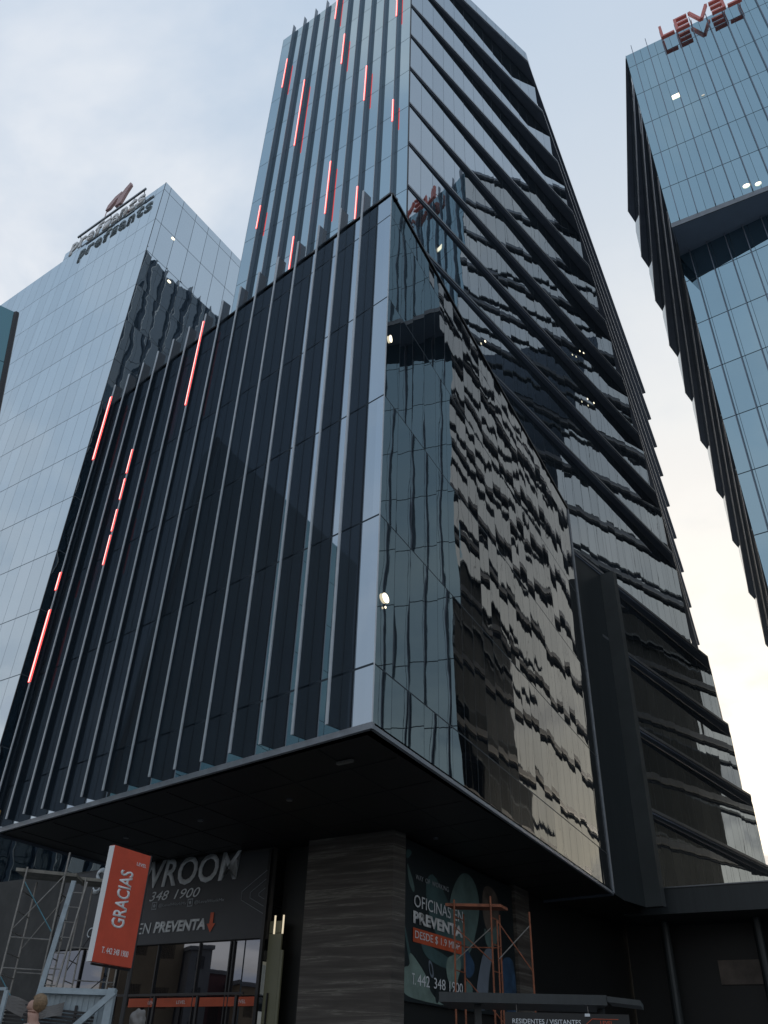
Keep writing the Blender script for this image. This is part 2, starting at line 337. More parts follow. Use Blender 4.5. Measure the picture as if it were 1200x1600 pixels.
# bottom trim of the block, mitred at the corner
def strip(a, b, n, t, z0, z1): return MB().obox((a.x, a.y, z0), b - a, n * t, (0, 0, z1 - z0))
nL = V(-UL.y, UL.x, 0); nL = nL if nL.dot(-C) > 0 else -nL
nR = V(UR.y, -UR.x, 0)
m1 = strip(C - nL * 0.08, PL - nL * 0.08, nL, 0.10, ZB + 0.04, ZB + 0.19); build(m1, 'edge_trim', M['trim2'], tower)
m1 = strip(C + UR * 0.03 - nR * 0.08, PR - nR * 0.08, nR, 0.10, ZB + .04, ZB + 0.14); build(m1, 'edge_trim', M['trim2'], tower)
m1 = strip(C + UR * 0.03 - nR * 0.35, PR - nR * 0.35, nR, 0.40, ZT, ZT + 0.10); build(m1, 'parapet', M['frame'], tower)
m1 = strip(C - nL * 0.35, PL - nL * 0.35, nL, 0.40, ZT, ZT + 0.10); build(m1, 'parapet', M['frame'], tower)
m1 = MB().obox((C.x, C.y, ZB + .19), UL * 0.015 + nL * .01, UR * .015 + nR * .01, (0, 0, ZT - ZB - .19)); build(m1, 'corner_trim', M['trim'], tower)
m1 = MB().obox(PL + V(0, 0, ZB + .19) - UL * 0.16 + nL * .012, UL * 0.17, nL * 0.08, (0, 0, ZT - ZB + .4)); build(m1, 'end_trim', M['trim2'], tower)
m1 = MB().obox(PR + V(0, 0, ZB + .1) - UR * 0.1 + nR * .004, UR * 0.16, nR * 0.05, (0, 0, ZT - ZB - .1)); build(m1, 'end_trim', M['trim2'], tower)
# fins of the lower block
def fin_parts(parent, pos, u, n, depth, z0, z1, th, edge, fm='fin'):
    f = build(MB().obox(pos + V(0, 0, z0) - u * th / 2 + n * 0.004, u * th, n * depth, (0, 0, z1 - z0)), 'fin', M[fm], parent, at=pos)
    e = build(MB().obox(pos + V(0, 0, z0) - u * edge / 2 + n * (depth + 0.008), u * edge, n * 0.035, (0, 0, z1 - z0)), 'edge_strip', M['trim'], f, at=pos)
    e.location = (0, 0, 0)
    return f
def led(parent, pos, u, n, depth, z0, z1, w=0.05, segs=None):
    """strip lamp on a fin's outer edge; segs = [(fraction, fraction, material)]"""
    p = pos + n * (depth + 0.046)
    o = build(MB().obox(p + V(0, 0, z0) - u * w, u * w * 2, n * 0.03, (0, 0, z1 - z0)), 'light_strip', M['led'], parent, at=pos)
    o.location = (0, 0, 0)
    o2 = build(MB().obox(p + V(0, 0, z0) - u * w * .35 + n * 0.032, u * w * .7, n * 0.012, (0, 0, z1 - z0)), 'light_strip', M['ledcore'], parent, at=pos)
    o2.location = (0, 0, 0)
FD = 0.37
pf = [C + UL * (1.05 + 1.149 * k) for k in range(15)]
f0 = fin_parts(tower, pf[0], UL, nL, FD, ZB + .24, ZT + 0.75, 0.05, 0.075); pfin = [f0]
for p in pf[1:]: pfin.append(clone(f0, p - WL[tower], tower))
led(pfin[8], pf[8], UL, nL, FD, 22.9, 27.6)
led(pfin[14], pf[14], UL, nL, FD, 23.6, 27.3, 0.09)
led(pfin[14], pf[14], UL, nL, FD, 17.0, 17.8, 0.08)
led(pfin[14], pf[14], UL, nL, FD, 13.1, 16.1, 0.09)
for a, b in ((21.2, 22.4), (19.9, 20.9), (18.4, 19.4), (16.9, 18.2)): led(pfin[10 if False else 11], pf[11], UL, nL, FD, a, b, 0.05)

# --- upper tower, left face with narrow fins
ZR = 72.6
TLe = T + TL * 12.77
n2 = V(TL.y, -TL.x, 0); n2 = n2 if n2.dot(-T) > 0 else -n2
build(MB().wall(TLe, T, 7.9, ZR, 0, 1.17, 4.05, 4.2), 'tower_glass', M['glass_tower'], tower)
build(MB().obox(T + V(0, 0, 20) + n2 * .002, TL * 0.04, n2 * .05, (0, 0, ZR - 20)), 'corner_trim', M['frame'], tower)
tf = [T + TL * (1.0 + 1.165 * k) for k in range(10)]
TD = 0.27
g0 = fin_parts(tower, tf[0], TL, n2, TD, 20.0, ZR + 0.55, 0.05, 0.03, 'fin2'); tfin = [g0]
for p in tf[1:]: tfin.append(clone(g0, p - WL[tower], tower))
for k, a, b in ((9, 63.4, 67.6), (7, 53.6, 62.1), (4, 60.7, 64.9), (2, 53.6, 57.9), (0, 49.0, 51.4), (4, 43.5, 48.8), (2, 40.6, 44.3), (6, 38.5, 43.0), (9, 46.3, 48.7), (5, 68.6, 73.0), (0, 62.1, 73.0)):
    led(tfin[k], tf[k], TL, n2, TD, a, b, 0.055)
# --- upper tower, right side: storeys that step out further towards the back as they go down
FZ = [71.38 - 4.2 * i for i in range(10)]
FP = [(10.72, 35.24), (11.98, 37.15), (13.20, 38.97), (14.38, 40.68), (15.61, 42.53), (16.85, 44.42), (18.10, 46.32), (19.19, 47.92), (20.39, 49.77), (21.45, 51.55)]
GP = [(31.8 + 0.07 * i, 74.8 + 0.08 * i) for i in range(10)]
low_b = [(25.18, (22.43, 51.43)), (20.98, (23.49, 52.89)), (16.78, (24.64, 54.40)), (12.58, (25.8, 55.9))]
levels = [(z, V(*f, 0), V(*g, 0)) for z, f, g in zip(FZ, FP, GP)] + [(z, V(*f, 0), V(33.5, 76.5, 0)) for z, f in low_b]
D = V
back = [V(8, 56, 0), TLe + dirv(30) * 22]
def storey(i):
    z, F, G = levels[i]
    zn = levels[i + 1][0] if i + 1 < len(levels) else 7.9
    Fn = levels[i + 1][1] if i + 1 < len(levels) else levels[i][1] + V(1.1, 1.6, 0)
    e = (F - T).normalized(); nin = V(-e.y, e.x, 0)
    K = F + V(-0.88, 1.20, 0); B = F + V(0.93, 1.93, 0)
    T0 = T + e * 0.05 + nin * 0.03
    Gi = G + V(-1.0, 0.6, 0)
    top = z - 0.02
    # slab with a thin pale nosing on its outer edge
    s = MB().prism([tuple(p)[:2] for p in (T, F, B, V(30.4, 69.0, 0) if z < 30 else V(29.0, 70.0, 0) if z < 39 else B + V(-1.0, 13, 0), back[1], TLe - TL * 0.05 - n2 * 0.05)], z, z + 0.16)
    sl_ = build(s, 'ledge', M['slab'], tower)
    nf = V(e.y, -e.x, 0)
    build(MB().obox(T + e * 0.02 + nf * 0.003 + V(0, 0, z + 0.10), e * ((F - T).length - 0.02), nf * 0.05, (0, 0, 0.16)), 'nosing', M['fascia'], sl_, at=WL[tower]).location = (0, 0, 0)
    g = (G - F).normalized(); ng = V(g.y, -g.x, 0)
    build(MB().obox(F + V(0, 0, z + .002), g * (G - F).length, -ng * 0.38, (0, 0, 0.15)), 'louvre_beam', M['slab'], sl_, at=WL[tower]).location = (0, 0, 0)
    build(MB().obox(F + ng * 0.003 + V(0, 0, z + 0.02), g * (G - F).length, ng * 0.05, (0, 0, 0.20)), 'nosing', M['fascia'], sl_, at=WL[tower]).location = (0, 0, 0)
    # glass from the corner to the knee and out again, then the side
    w = MB(); L1 = (K - T0).length
    w.wall(T0, B, zn + 0.17, top, 0, 1.13, zn - 0.3, z - zn + 0.4)
    Wc = V(30.4, 69.0, 0) if z < 30 else V(29.0, 70.0, 0) if z < 39 else B + V(-1.0, 13, 0)
    build(MB().wall(B, Wc, zn + 0.17, top, 0, 1.2, zn, 4.2), 'hidden_side_wall', M['soffit'], tower)  # unseen wall, added and shaped to darken what the glass mirrors
    build(w, 'window_band', M['glass_band'], tower)
for i in range(len(levels)): storey(i)
# roof band above the topmost ledge
F0 = levels[0][1]; G0 = levels[0][2]; e = (F0 - T).normalized()
w = MB().wall(T, F0, 71.55, ZR + .3, 0, 1.13, 71.3, 4.2); w.wall(F0, levels[0][1] + V(.93, 1.93, 0), 71.55, ZR + .3, 14, 1.13, 71.3, 4.2); build(w, 'parapet_glass', M['glass_band'], tower)
w = MB().poly([(p.x, p.y, ZR) for p in (T, F0, F0 + V(.93, 1.93, 0), back[0], back[1], TLe)]); w.wall(back[0], back[1], 0, ZR); w.wall(V(20, 62, 0), back[0], 0, ZR)
build(w, 'roof', M['slab'], tower)
build(MB().wall(back[1], TLe, 0, ZR, 0, 1.17, 4.05, 4.2), 'rear_glass', M['glass_rear'], tower)
n3 = dirv(-60); gk = fin_parts(tower, TLe + dirv(30) * 1.2, dirv(30), n3, .45, 8.0, ZR + .4, .08, .04, 'fin2')
for k in range(1, 14): clone(gk, (TLe + dirv(30) * (1.2 + 1.6 * k)) - WL[tower], tower)
# dark wall and column between the lower block and the tower
P1 = V(12.45, 40.45, 0); P2 = V(13.05, 39.95, 0)
build(MB().wall(PR - UR * 1.6 - nR * .9, P1, 7.9, 25.3, 0, 1, 0, 1), 'dark_wall', M['wall_dark'], tower)
build(MB().obox(P1 + V(0, 0, 7.9), P2 - P1, V(0.5, 0.6, 0) * .6, (0, 0, 17.3)), 'column', M['pilaster'], tower)
# low wing running off to the right
A1 = V(12.72, 41.91, 0); LW = dirv(122); A2 = A1 + LW * 22
w = MB().prism([(p.x, p.y) for p in (A1 - LW * .9, A2, A2 + dirv(32) * 14, A1 - LW * .9 + dirv(32) * 14)], ZB, 8.85); build(w, 'low_wing', M['wall_dark'], tower)
build(MB().obox(A1 - LW * .2 + V(0, 0, 8.86) - dirv(32) * .05, LW * 22, dirv(32) * 0.3, (0, 0, 0.05)), 'edge_trim', M['fascia'], tower)
# glowing discs on the outer glass face, standing in for ceiling lamps inside
def clamp_(p, n, r, rx=1.0, m='lamp', par=tower): build(MB().disc(p, n, r, 14, rx), 'ceiling_lamp', M[m], par)
clamp_(C + UR * .40 + V(0, 0, 11.28) + nR * .03, nR, 0.12, 1.4); clamp_(C + UR * .40 + V(0, 0, 11.02) + nR * .03, nR, 0.03)
clamp_(C + UR * .22 + V(0, 0, 20.25) + nR * .03, nR, 0.14, .6)
for x_, y_, z_ in ((13.57, 41.67, 44.3), (13.97, 42.12, 44.58), (13.82, 42.31, 40.31), (14.47, 43.06, 40.65), (5.36, 32.77, 35.69)): clamp_(V(x_, y_, z_) + dirv(132) * .04, dirv(132), .07)

# --- the base under the block
TR30 = dirv(30); nP = V(TR30.y, -TR30.x, 0)
sw = MB().obox(T + V(0, 0, 0.14), TL * 3.42, -n2 * 0.5, (0, 0, ZB - 0.14 + .09)); sw.obox(T + V(0, 0, 0.14) - n2 * .5, -n2 * 0.001 + TR30 * .5, nP * .25, (0, 0, .01))
build(MB().prism([(p.x, p.y) for p in (T + n2 * .12, T + nP * .10 + TR30 * 0.52, T + TR30 * .52 - nP * .6, T + TL * 3.42 - n2 * .5, T + TL * 3.42 + n2 * .12)], 0.14, ZB + .09), 'stone_pier', M['stone'], tower)
def on(a, z, out=0.0): return T + TL * a + n2 * out + V(0, 0, z)     # point on the shop front: a metres from the corner
def onp(a, z, out=0.0): return T + TR30 * a + nP * out + V(0, 0, z)  # point on the poster wall
XL = -TL
build(MB().poly([on(5.0, .14, -.6), on(3.4, .14, -.6), on(3.4, 7.87, -.6), on(5.0, 7.87, -.6)]), 'entrance_recess', M['dark'], tower)
ed = build(MB().obox(on(5.05, .14, -.2), XL * 0.55, n2 * .06, (0, 0, 5.0)), 'entrance_door', M['doorlight'], tower)
build(MB().obox(on(4.86, .14, -.12), XL * 0.04, n2 * .05, (0, 0, 3.3)), 'door_bar', M['frame'], ed, at=WL[tower]).location = (0, 0, 0)
build(MB().obox(on(5.05, 5.16, -.2), XL * 0.5, n2 * .06, (0, 0, .35)), 'transom', M['doorlight'], tower)
build(MB().obox(on(4.45, .14, -.15), XL * 0.10, n2 * .06, (0, 0, 4.5)), 'door_edge', M['doorlight'], tower)
for a in (4.72, 4.36): build(MB().obox(on(a, 5.10, .0), XL * 0.04, n2 * .04, (0, 0, .55)), 'wall_lamp', M['tubelight'], tower)
build(MB().obox(on(5.10, .14, -.02), XL * -.12, n2 * .10, (0, 0, 7.64)), 'frame', M['frame'], tower)
# concrete wall, shop windows with mullions and orange band
build(MB().obox(on(22, .14, -.3), XL * 5.7, n2 * .3, (0, 0, 7.72)), 'rendered_wall', M['concrete'], tower)
build(MB().obox(on(16.3, 5.0, -.3), XL * 11.15, n2 * .18, (0, 0, 2.87)), 'rendered_wall', M['concrete'], tower)
wn_ = MB().wall(on(16.3, 0, -.1), on(5.2, 0, -.1), .14, 4.98, 0, 2.05, 0, 20); sg = build(wn_, 'shop_window', M['glass_shop'], tower)
for a in (16.25, 14.2, 12.15, 10.1, 8.05, 6.6, 6.45, 5.2): build(MB().obox(on(a, .14, -.09), XL * -.05, n2 * .06, (0, 0, 4.84)), 'mullion', M['frame'], sg, at=WL[tower]).location = (0, 0, 0)
ob = build(MB().obox(on(11.2, 3.08, -.06), XL * 5.9, n2 * .03, (0, 0, .26)), 'orange_band', M['orange_d'], sg, at=WL[tower]); ob.location = (0, 0, 0)
for a in (10.2, 8.8, 6.1): text('band_lettering', 'LEVEL', M['lightgrey'], tower, on(a, 3.16, -.029), XL, (0, 0, 1), .42, .10)
build(MB().obox(on(11.6, 3.36, .5), XL * 6.3, n2 * .06, (0, 0, .07)), 'rail', M['frame'], tower)
for a in (11.3, 9.3, 7.3, 5.6): build(MB().obox(on(a, .14, .5), XL * .09, n2 * .09, (0, 0, 3.2)), 'rail_post', M['frame'], tower)
# poster wall and what lies beyond it, dark
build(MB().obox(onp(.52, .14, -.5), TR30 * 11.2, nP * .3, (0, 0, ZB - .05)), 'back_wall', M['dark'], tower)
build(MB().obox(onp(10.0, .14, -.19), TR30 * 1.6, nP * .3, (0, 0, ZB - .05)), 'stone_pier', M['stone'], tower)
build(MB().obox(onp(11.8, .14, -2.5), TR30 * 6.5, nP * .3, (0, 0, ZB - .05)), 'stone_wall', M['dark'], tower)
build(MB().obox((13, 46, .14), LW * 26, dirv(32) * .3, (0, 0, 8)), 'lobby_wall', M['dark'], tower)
build(MB().obox(V(13, 46, .14) - dirv(32) * .1 + LW * 3.0, LW * 2.4, dirv(32) * .08, (0, 0, 3.0)), 'lobby_door', M['brownlit'], tower)
build(MB().obox(V(13, 46, 5.2) - dirv(32) * .1 + LW * 4.2, LW * 3.0, dirv(32) * .08, (0, 0, 1.0)), 'lobby_glow_panel', M['face_p'], tower)  # dull brown sheet coloured to stand in for a faint lobby glow
for a in (1.6, 5.8): build(MB().tube(V(12.9, 44.6, .14) + LW * a, V(12.9, 44.6, 7.8) + LW * a, .22, 14), 'lobby_column', M['wall_dark'], tower)
build(MB().wall(onp(11.6, 0, -.4), V(14.5, 48, 0), .14, 7.9), 'rear_wall', M['dark'], tower)
build(MB().wall(on(22, 0, -.3), on(22, 0, -18), .14, 7.9), 'rear_wall', M['dark'], tower)
build(MB().obox(C + dirv(-12) * 2.4 + V(0, 0, ZB + .02), dirv(-50) * .5, dirv(40) * .12, (0, 0, .06)), 'ceiling_vent', M['galv'], tower)
sm = MB()
for k in range(1, 9):
    a_ = C + UL * (2.05 * k) + UR * .5; sm.obox(a_ + V(0, 0, ZB + .085), UL * .02, UR * 19, (0, 0, .012))
for k in range(1, 10):
    a_ = C + UR * (2.1 * k) + UL * .5; sm.obox(a_ + V(0, 0, ZB + .083), UR * .02, UL * 15.5, (0, 0, .012))
build(sm, 'soffit_seams', M['soffit'], tower)
for p_ in (C + UL * 5.2 + UR * 3.2, C + UL * 9.3 + UR * 3.2, C + UL * 13.4 + UR * 3.2, C + UL * 3.1 + UR * 9.5): build(MB().tube(p_ + V(0, 0, ZB + .05), p_ + V(0, 0, ZB + .10), .09, 14), 'downlight', M['fascia'], tower)
# showroom board (a sign fixed on the wall)
sb = thing('showroom_sign', 'wide charcoal sign board reading SHOWROOM above the shop windows', 'sign', tuple(on(10.7, 5.0)))
build(MB().obox(on(16.28, 5.02, -.115), XL * 11.1, n2 * .10, (0, 0, 2.74)), 'board', M['panel'], sb)
O = .0
text('lettering', 'SHOWROOM', M['lightgrey'], sb, on(14.45, 6.92, O), XL, (0, 0, 1), 7.85, .98, bold=0.02, shear=0.12)
text('lettering', '(442)', M['lightgrey'], sb, on(12.8, 6.47, O), XL, (0, 0, 1), 1.45, .36, shear=0.3)
text('lettering', '348', M['lightgrey'], sb, on(11.0, 6.47, O), XL, (0, 0, 1), 1.0, .32, shear=0.3)
text('lettering', '1900', M['lightgrey'], sb, on(9.7, 6.47, O), XL, (0, 0, 1), 1.3, .32, shear=0.3)
for a in (10.45, 8.6): text('lettering', '@LevelWorkMx', M['midgrey'], sb, on(a, 6.22, O), XL, (0, 0, 1), 1.45, .13)
text('lettering', 'OFICINAS', M['lightgrey'], sb, on(14.2, 5.38, O), XL, (0, 0, 1), 2.55, .36, shear=0.1)
text('lettering', 'EN', M['lightgrey'], sb, on(11.35, 5.38, O), XL, (0, 0, 1), .68, .36, shear=0.1)
text('lettering', 'PREVENTA', M['lightgrey'], sb, on(10.5, 5.38, O), XL, (0, 0, 1), 2.6, .37, bold=0.04, shear=0.15)
icon = MB()
for (a, w_) in ((10.80, .26), (8.95, .26)):
    for x0, y0, x1, y1 in ((0, 0, 1, .12), (0, .88, 1, 1), (0, .12, .12, .88), (.88, .12, 1, .88)):
        icon.obox(on(a - x0 * w_, 6.17 + y0 * .26, .0), XL * (x1 - x0) * w_, n2 * .006, (0, 0, (y1 - y0) * .26))
    icon.disc(on(a - w_ / 2, 6.30, -.012), n2, .06, 12)
build(icon, 'icons', M['midgrey'], sb)
ar = MB().obox(on(7.72, 5.55, .0), XL * .16, n2 * .008, (0, 0, .36))
ar.poly([on(7.84, 5.56, .008), on(7.64, 5.28, .008), on(7.44, 5.56, .008)]); build(ar, 'arrow', M['orange_d'], sb)
ch = MB()
def line3(mb, pts, w, pt):
    for a, b in zip(pts[:-1], pts[1:]):
        A, B = pt(*a), pt(*b); mb.tube(A, B, w, 5)
for k in (0, 1, 2):
    s_ = 1 - .36 * k
    line3(ch, [(5.25, 6.35 + .78 * s_), (5.25 + 1.1 * s_, 6.35 + .15 * s_), (5.25 + 1.1 * s_, 6.35 - .12 * s_), (5.25, 6.35 - .62 * s_)], .010, lambda a, z: on(a, z, .0))
build(ch, 'chevron_lines', M['midgrey'], sb)
# poster
po = thing('office_poster', 'tall dark printed poster advertising offices with two men in suits beside the stone pier', 'poster', tuple(onp(5.2, 3.2)))
build(MB().obox(onp(.58, 3.22, -.18), TR30 * 9.4, nP * .16, (0, 0, 4.56)), 'sheet', M['black_p'], po)
def flat(pts, m, k, name='print'):
    o_ = .0 + .003 * k
    for _ in range(2 if name == 'print' else 0):       # rounded outlines
        q = []
        for (a0, z0), (a1, z1) in zip(pts, pts[1:] + pts[:1]): q += [(a0 * .75 + a1 * .25, z0 * .75 + z1 * .25), (a0 * .25 + a1 * .75, z0 * .25 + z1 * .75)]
        pts = q
    b_ = MB().poly([onp(a, z, o_ - .016) for a, z in pts]); return build(b_, name, M[m], po)
flat([(2.2, 6.9), (3.0, 7.1), (5.6, 5.0), (4.6, 4.7), (3.0, 5.1), (2.2, 6.0)], 'teal_d', 1)
flat([(3.9, 6.3), (4.6, 7.2), (5.4, 7.6), (6.3, 7.4), (6.7, 6.6), (6.2, 5.6), (5.6, 4.9), (4.7, 4.6), (4.2, 5.2)], 'teal_m', 2)
flat([(.8, 7.1), (1.0, 6.9), (1.4, 6.4), (1.3, 6.2), (.95, 6.5)], 'teal_m', 2)
flat([(.75, 7.5), (1.25, 7.45), (.75, 7.1)], 'teal_d', 2)
flat([(.7, 5.3), (.9, 4.9), (1.3, 4.2), (1.1, 4.1), (.75, 4.9)], 'teal_d', 2)
flat([(1.7, 4.95), (3.2, 4.75), (4.4, 4.55), (5.0, 4.9), (5.3, 4.5), (4.6, 4.35), (3.4, 4.30), (2.1, 4.5)], 'teal_d', 3)
flat([(1.0, 4.5), (1.25, 4.5), (2.3, 3.95), (2.5, 3.5), (3.6, 3.3), (3.75, 3.27), (2.2, 3.28), (.75, 3.35), (.62, 3.6), (.62, 4.1), (1.1, 4.15)], 'teal_l', 3)
flat([(3.7, 4.6), (4.1, 4.75), (4.7, 4.85), (4.9, 4.5), (4.6, 4.15), (4.4, 3.8), (4.15, 3.95), (4.1, 3.7), (3.85, 3.9), (3.65, 4.2)], 'teal_l', 4)
flat([(6.9, 7.2), (7.5, 7.5), (8.4, 7.3), (8.6, 6.6), (8.2, 5.9), (7.5, 5.7), (6.9, 6.2)], 'face_p', 2)
flat([(6.9, 6.0), (7.4, 5.75), (8.4, 6.3), (8.5, 5.9), (7.9, 5.35), (7.1, 5.3)], 'teal_m', 3)
flat([(6.9, 5.3), (7.9, 5.3), (7.3, 4.6), (7.05, 3.6), (6.9, 3.3), (5.9, 3.3), (6.2, 4.2)], 'tie', 4)
flat([(8.3, 5.0), (9.6, 5.3), (9.9, 4.6), (9.9, 3.3), (8.6, 3.3)], 'navy', 3)
flat([(5.2, 5.3), (5.5, 5.0), (6.1, 4.6), (5.7, 4.2), (5.1, 4.2)], 'navy', 3)
flat([(5.1, 4.1), (5.8, 4.1), (5.7, 3.5), (5.2, 3.6)], 'teal_m', 4)
flat([(2.9, 3.9), (3.2, 3.9), (3.1, 3.3), (2.8, 3.3)], 'black_p', 5)
flat([(2.3, 4.45), (2.6, 4.42), (2.75, 3.95), (2.45, 3.98)], 'tie', 5); flat([(2.38, 4.36), (2.56, 4.34), (2.66, 4.03), (2.48, 4.05)], 'black_p', 6)
flat([(1.25, 5.24), (4.9, 5.24), (4.9, 4.84), (1.25, 4.84)], 'orange_d', 6, 'price_band')
for a, w_, q in ((1.4, .55, 'WAY'), (2.1, .35, 'OF'), (2.6, 1.3, 'WORKING')): text('lettering', q, M['midgrey'], po, onp(a, 6.66, .01), TR30, (0, 0, 1), w_, .15)
text('lettering', 'OFICINAS', M['lightgrey'], po, onp(1.3, 5.84, .01), TR30, (0, 0, 1), 2.75, .36)
text('lettering', 'EN', M['lightgrey'], po, onp(4.3, 5.84, .01), TR30, (0, 0, 1), .75, .36)
text('lettering', 'PREVENTA', M['white'], po, onp(1.25, 5.36, .01), TR30, (0, 0, 1), 3.75, .36, bold=0.05)
text('lettering', 'DESDE $ 1.9 MDP', M['lightgrey'], po, onp(1.38, 4.92, .01), TR30, (0, 0, 1), 3.35, .25)
for a, w_, q in ((1.2, .22, 'T.'), (1.55, .85, '442'), (2.7, .85, '348'), (3.85, 1.05, '1900')): text('lettering', q, M['lightgrey'], po, onp(a, 3.68, .01), TR30, (0, 0, 1), w_, .30)

# ------------------------------------------------------------------ right-hand tower
tw = thing('glass_tower', 'blue glass tower at the right with dark stepped side and thin vertical fins', 'building', (24, 45, 0))
E = V(19.3, 35.5, 0); UE = dirv(120); nE = -dirv(30); ZTw = 73.45; ZBx = 50.5
LM = [(73.0, (23.46, 50.43)), (68.8, (24.78, 52.59)), (64.6, (26.07, 54.5)), (60.4, (27.33, 56.38)), (56.2, (28.82, 58.49)), (52.0, (30.18, 60.55)), (47.8, (31.7, 62.86)), (43.6, (33.15, 65.03)), (39.4, (34.68, 67.43)), (35.2, (36.2, 69.7))] + [(31.0 - 4.2 * k, (37.7 + 1.5 * k, 71.95 + 2.25 * k)) for k in range(7)]
ER = E + UE * 30
build(MB().wall(E, ER, ZBx, ZTw, 0, 1.19 * 1, 50.5 - .05, 4.2).wall(ER, ER + dirv(30) * 30, 0, ZTw, 0, 1.2, 50.45, 4.2), 'front_glass', M['glass_twin'], tw)
E2 = V(20.55, 37.85, 0); U2 = dirv(127)
build(MB().wall(E2, E2 + U2 * 28, 0.1, ZBx - .02, .3, 1.25, 47.5, 4.2), 'lower_glass', M['glass_twin'], tw)
build(MB().prism([(p.x, p.y) for p in (E, ER, E2 + U2 * 28 + dirv(30) * 3, E2 + dirv(30) * 1)], ZBx - .25, ZBx - .001), 'soffit', M['soffit_b'], tw)
build(MB().obox(E + nE * .001 + V(0, 0, ZBx - .25), UE * 30, nE * .06, (0, 0, .45)), 'edge_trim', M['fascia'], tw)
fz = MB().obox(E + UE * .62 + V(0, 0, ZBx + .3) - UE * .025 + nE * .003, UE * .05, nE * .22, (0, 0, ZTw - ZBx + .55))
f1 = build(fz, 'fin', M['slab'], tw, at=E + UE * .62)
for k in range(1, 25): clone(f1, (E + UE * (.62 + 1.2 * k)) - WL[tw], tw)
fz = MB().obox(E2 + U2 * .75 + V(0, 0, 2) - U2 * .02 + nE * .003, U2 * .05, nE * .25, (0, 0, ZBx - 2.3))
f2 = build(fz, 'fin', M['slab'], tw, at=E2 + U2 * .75)
for k in range(1, 22): clone(f2, (E2 + U2 * (.75 + 1.22 * k)) - WL[tw], tw)
far = V(52, 74, 0)
for i, (z, L) in enumerate(LM):
    L = V(*L, 0); Ln = V(*LM[i + 1][1], 0) if i + 1 < len(LM) else L + V(1.4, 2.1, 0)
    Es = E if z > 50.5 else E2
    e = (L - Es).normalized(); nin = V(e.y, -e.x, 0)
    K = L + nin * 1.5 - e * 0.6
    Mi = L + V(1.6, 1.85, 0)
    S0 = Es + e * .1 + nin * .12
    Es = E if z > 50.5 else E2
    sl_ = build(MB().prism([(p.x, p.y) for p in (Es + dirv(30) * .03 + UE * .03, Es + dirv(50) * 9, far, Mi, L)], z, z + .62), 'ledge', M['slab'], tw)
    build(MB().obox(Es + e * .05 - nin * .003 + V(0, 0, z + .1), e * ((L - Es).length - .05), -nin * .05, (0, 0, .10)), 'nosing', M['fascia'], sl_, at=WL[tw]).location = (0, 0, 0)
    if i + 1 < len(LM):
        zn = LM[i + 1][0]; w = MB()
        w.wall(Ln, S0, zn + .63, z - .02, 0, 1.13, zn - .3, 4.6)
        w.wall(Mi + V(3, 3, 0), Ln, zn + .63, z - .02, 30, 1.13, zn - .3, 4.6)
        build(w, 'window_band', M['glass_side'], tw)
build(MB().wall(V(*LM[0][1], 0), E, 73.17, ZTw + .05, 0, 1.13, 73, 4.2), 'parapet', M['slab'], tw)
build(MB().poly([(p.x, p.y, ZTw - .1) for p in (E, ER, ER + dirv(30) * 30, far, V(*LM[0][1], 0))]), 'roof', M['slab'], tw)
for a, z, r, rx in ((2.85, 64.7, .0, 1), (5.15, 51.55, .17, 1.3), (5.85, 51.3, .15, 1.3)):
    if r: clamp_(E + UE * a + V(0, 0, z) + nE * .03, nE, r, rx, 'lamp', tw)
build(MB().obox(E + UE * 2.45 + V(0, 0, 64.55) + nE * .02, UE * .55, nE * .02, (0, 0, .5)), 'ceiling_lamp', M['lamp'], tw)
clamp_(E + UE * 4.52 + V(0, 0, 63.4) + nE * .03, nE, .06, 2.0, 'lampdim', tw)
# roof sign
sg = thing('roof_sign', 'red block letters standing in front of the top of the blue glass tower', 'sign', tuple(E + UE * 6 + V(0, 0, 72.2)))
so_ = .55
def stroke(mb, a0, z0, a1, z1, w=.2, dp=.28):
    A = E + UE * a0 + nE * so_ + V(0, 0, z0); B = E + UE * a1 + nE * so_ + V(0, 0, z1); d = (B - A).normalized(); q = d.cross(nE).normalized() * w
    mb.obox(A - q * .5, B - A, q, nE * dp)
zb, zt = 72.25, 73.95
def letter(strokes):
    mb = MB()
    for s_ in strokes: stroke(mb, *s_)
    mb.tube(E + UE * strokes[0][0] + V(0, 0, 73.0), E + UE * strokes[0][0] + nE * (so_ + .1) + V(0, 0, 73.0), .03, 6)
    build(mb, 'letter', M['sign_red'], sg)
letter([(3.1, zb, 3.1, zt), (3.2, zb + .1, 4.05, zb + .1)])
letter([(4.3, zb, 4.3, zt), (4.4, zb + .1, 5.25, zb + .1), (4.4, 73.1, 5.25, 73.1), (4.4, zt - .1, 5.25, zt - .1)])
letter([(5.45, zt, 6.1, zb), (6.16, zb, 6.8, zt)])
letter([(7.95, zb, 7.95, zt), (7.0, zb + .1, 7.85, zb + .1), (7.0, 73.1, 7.85, 73.1), (7.0, zt - .1, 7.85, zt - .1)])
letter([(9.15, zb, 9.15, zt), (8.2, zb + .1, 9.05, zb + .1)])

